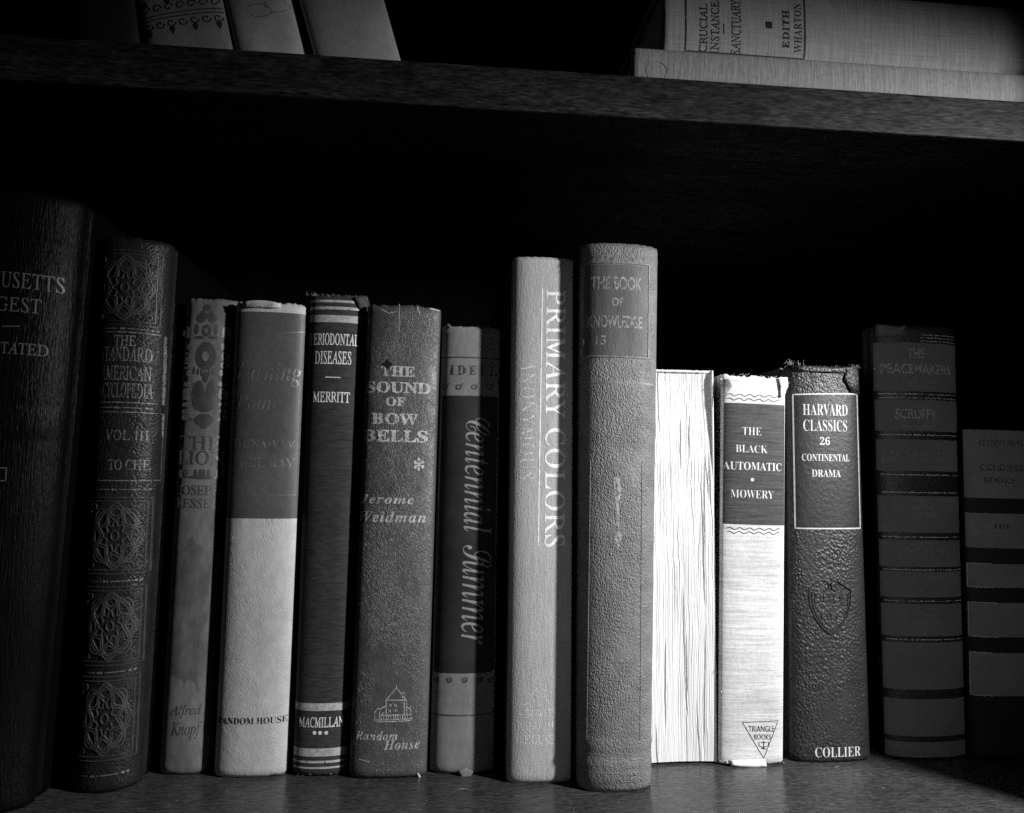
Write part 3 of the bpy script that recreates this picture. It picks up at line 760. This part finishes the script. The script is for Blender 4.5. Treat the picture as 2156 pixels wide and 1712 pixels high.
Art(b, .00014).text("READER'S DIGEST", 2060, 926, 2160, 940, 'bold').text('CONDENSED', 2064, 978, 2165, 992, 'plain', .01).text('BOOKS', 2070, 1005, 2136, 1018, 'bold').text('THE', 2090, 1104, 2130, 1114, 'bold').done('title_lettering', ink_brown)

# ------------------------------------------------------------------ upper shelf
UPR = 'books on the upper shelf'
uc = mat('grey_linen_binding', .20, .85, .2, [((30, 30, 18), .25), ((500, 500, 160), .15)], [('noise', (1400, 1400, 500), .15)])
uw = mat('spotted_pale_binding', .38, .75, .25, [((26, 26, 26), .3), ((160, 160, 160), .15)], [('noise', (900, 900, 900), .1)])
ug = mat('plain_grey_binding', .36, .7, .25, [((40, 40, 40), .15), ((700, 700, 700), .12)], [('noise', (900, 900, 900), .12)])
ud = mat('black_upper_binding', .010, .6, .3)
def upper(label, l, r, top, mats, Yp=.335, **k):
    """l, r: px of the visible foot; top: px of the right edge where the frame cuts it"""
    Rb = on_y(r[0], r[1], Yp); Rt = on_y(top[0], top[1], Yp); Lb = on_y(l[0], l[1], Yp)
    an = math.atan2(Rt.x-Rb.x, Rt.z-Rb.z)
    w = (Rb.x-Lb.x)*math.cos(an)
    d = Vector((math.sin(an), 0, math.cos(an)))
    z_foot = ZU+abs(math.sin(an))*w if an < 0 else ZU
    E_ = Rb - d*((Rb.z-z_foot)/d.z)                  # right foot corner
    c = E_ - Vector((math.cos(an), 0, -math.sin(an)))*w/2
    return Book('book', label, None, .0045, 2.4, .14, mats, group=UPR, place=((c.x, Yp, c.z-abs(math.sin(an))*w/2), an, w, w, .20), **k)
o1 = upper('grey linen book with a printed scroll border, leaning leftmost of the three pale leaning books', (300, 94), (490, 104), (469, 0), (uc, uc, M_paper))
o2 = upper('narrow pale blotched book leaning between the scroll-bordered book and the plain grey one', (494, 106), (640, 114), (612, 0), (uw, uw, M_paper))
o3 = upper('plain grey book leaning left, nearest the empty gap on the upper shelf', (660, 116), (845, 125), (810, 0), (ug, ug, M_paper))
o4 = upper('nearly black book at the left end of the upper shelf', (150, 86), (290, 92), (280, 0), (ud, M_board, M_paper))
a = Art(o1)
for yy in (22, 30): 
    v_ = o1.local(400, yy)[1]; w = o1.w(v_)/2-.001; a.line([(-w, v_), (w, v_)], .0005)
for i in range(7):
    w = o1.wb/2-.004; u = -w+2*w*i/6
    for yy, s in ((42, -1), (8, 1)):
        v_ = o1.local(400, yy)[1]
        a.line([(u+.0022*math.cos(t)*(1-t/9), v_+s*.0022*math.sin(t)*(1-t/9)) for t in [k*.45 for k in range(15)]], .0006)
        if i % 2 == 0: a.poly([(u, v_+s*.001), (u+.0014, v_+s*.003), (u, v_+s*.0058), (u-.0014, v_+s*.003)])
a.done('scroll_border', ink)
a = Art(o2)
for (x, y) in ((545, 22), (585, 12)):
    a.line([(x+30*math.cos(t)*.8+6*math.sin(3*t), y+14*math.sin(t)) for t in [k*.4 for k in range(16)]], .0005, uv=False)
a.done('stain_outline', mat('tea_stain', .14, .8, .2, (), (), 0, (300, .45, .6)))

# the two books lying flat at the right
lin = mat('pale_striated_cloth', .20, .8, .2, [((60, 60, 600), .16), ((500, 500, 500), .15)], [('noise', (110, 110, 800), .3), ('noise', (1500, 1500, 1500), .1)])
whc = mat('grey_woven_cloth', .36, .85, .2, [((40, 40, 900), .2), ((1200, 1200, 60), .15)], [('weave', (1900, 1, 1), .07), ('weave', (1, 1, 1900), .07), ('noise', (600, 600, 1300), .15)])
def flat(label, xl, ytop, ybot, z0, th, Yp, mats, length=.24, **k):
    L_ = on_y(xl, (ytop+ybot)/2, Yp)
    return Book('book', label, None, k.pop('bulge', .003), k.pop('n', 3.0), .14, mats, group=UPR,
                place=((L_.x+length, Yp, z0+th/2), -math.pi/2, th, th, length), **k)
Y1 = YF+.0015
zt = on_y(1700, 121, Y1).z
f1 = flat('pale striated book lying flat at the bottom of the stack on the upper shelf', 1329, 121, 160, ZU, zt-ZU, Y1, (lin, lin, M_paper), .235)
th2 = .036
f2 = flat('grey woven cloth book with a boxed title label, on top of the pale striated book', 1394, 0, 120, zt, th2, Y1+.0025, (whc, whc, M_paper), .215, bulge=.004, n=2.8)
a = Art(f2)
u0, u1, v0, v1 = pbox(f2, 1444, -60, 1694, 117, True)
a.line([(u0, v0), (u1, v0), (u1, v1), (u0, v1)], .0008, True).done('label_border', ink)
Art(f2).text('CRUCIAL', 1473, 8, 1490, 112, 'roman', .016, None, 1, True).text('INSTANCES', 1497, -8, 1515, 116, 'roman', .016, None, 1, True).text('SANCTUARY', 1540, 0, 1560, 116, 'roman', .016, None, 1, True).line([(1524, 50), (1524, 72)], .0005, uv=False).panel(1612, 46, 1626, 60, 0, True).done('title_lettering', ink)
Art(f2).text('EDITH', 1648, 22, 1662, 102, 'bold', .008, None, 1.1, True).text('WHARTON', 1672, 8, 1688, 112, 'bold', .0, None, 1.1, True).done('author_lettering', ink)
a = Art(f1); c0 = f1.local(1383, 150)
a.line([(c0[0]+.0045*math.sin(t), c0[1]+.0048*math.cos(t)) for t in [2*math.pi*k/24 for k in range(24)]], .0004, True, .0001).done('pressed_ring', lin)

# ------------------------------------------------------------------ dust on the lower shelf
bm = bmesh.new()
for _ in range(100):
    x, y = random.uniform(-.2, .26), random.uniform(.302, .36); r_ = random.uniform(.00008, .00030)
    L_ = random.uniform(1, 2.6) if _ % 12 else random.uniform(4, 12); an = random.random()*6.3
    vs_ = [bm.verts.new((x+r_*L_*math.cos(k*1.5708)*math.cos(an)-r_*math.sin(k*1.5708)*math.sin(an), y+r_*L_*math.cos(k*1.5708)*math.sin(an)+r_*math.sin(k*1.5708)*math.cos(an), .00006+.0002*(k % 2))) for k in range(4)]
    bm.faces.new(vs_)
d = link('dust', bm, mat('pale_dust', .2, .9, .1)); d['kind'] = 'stuff'
d['label'] = 'pale dust specks scattered on the glossy lower shelf'
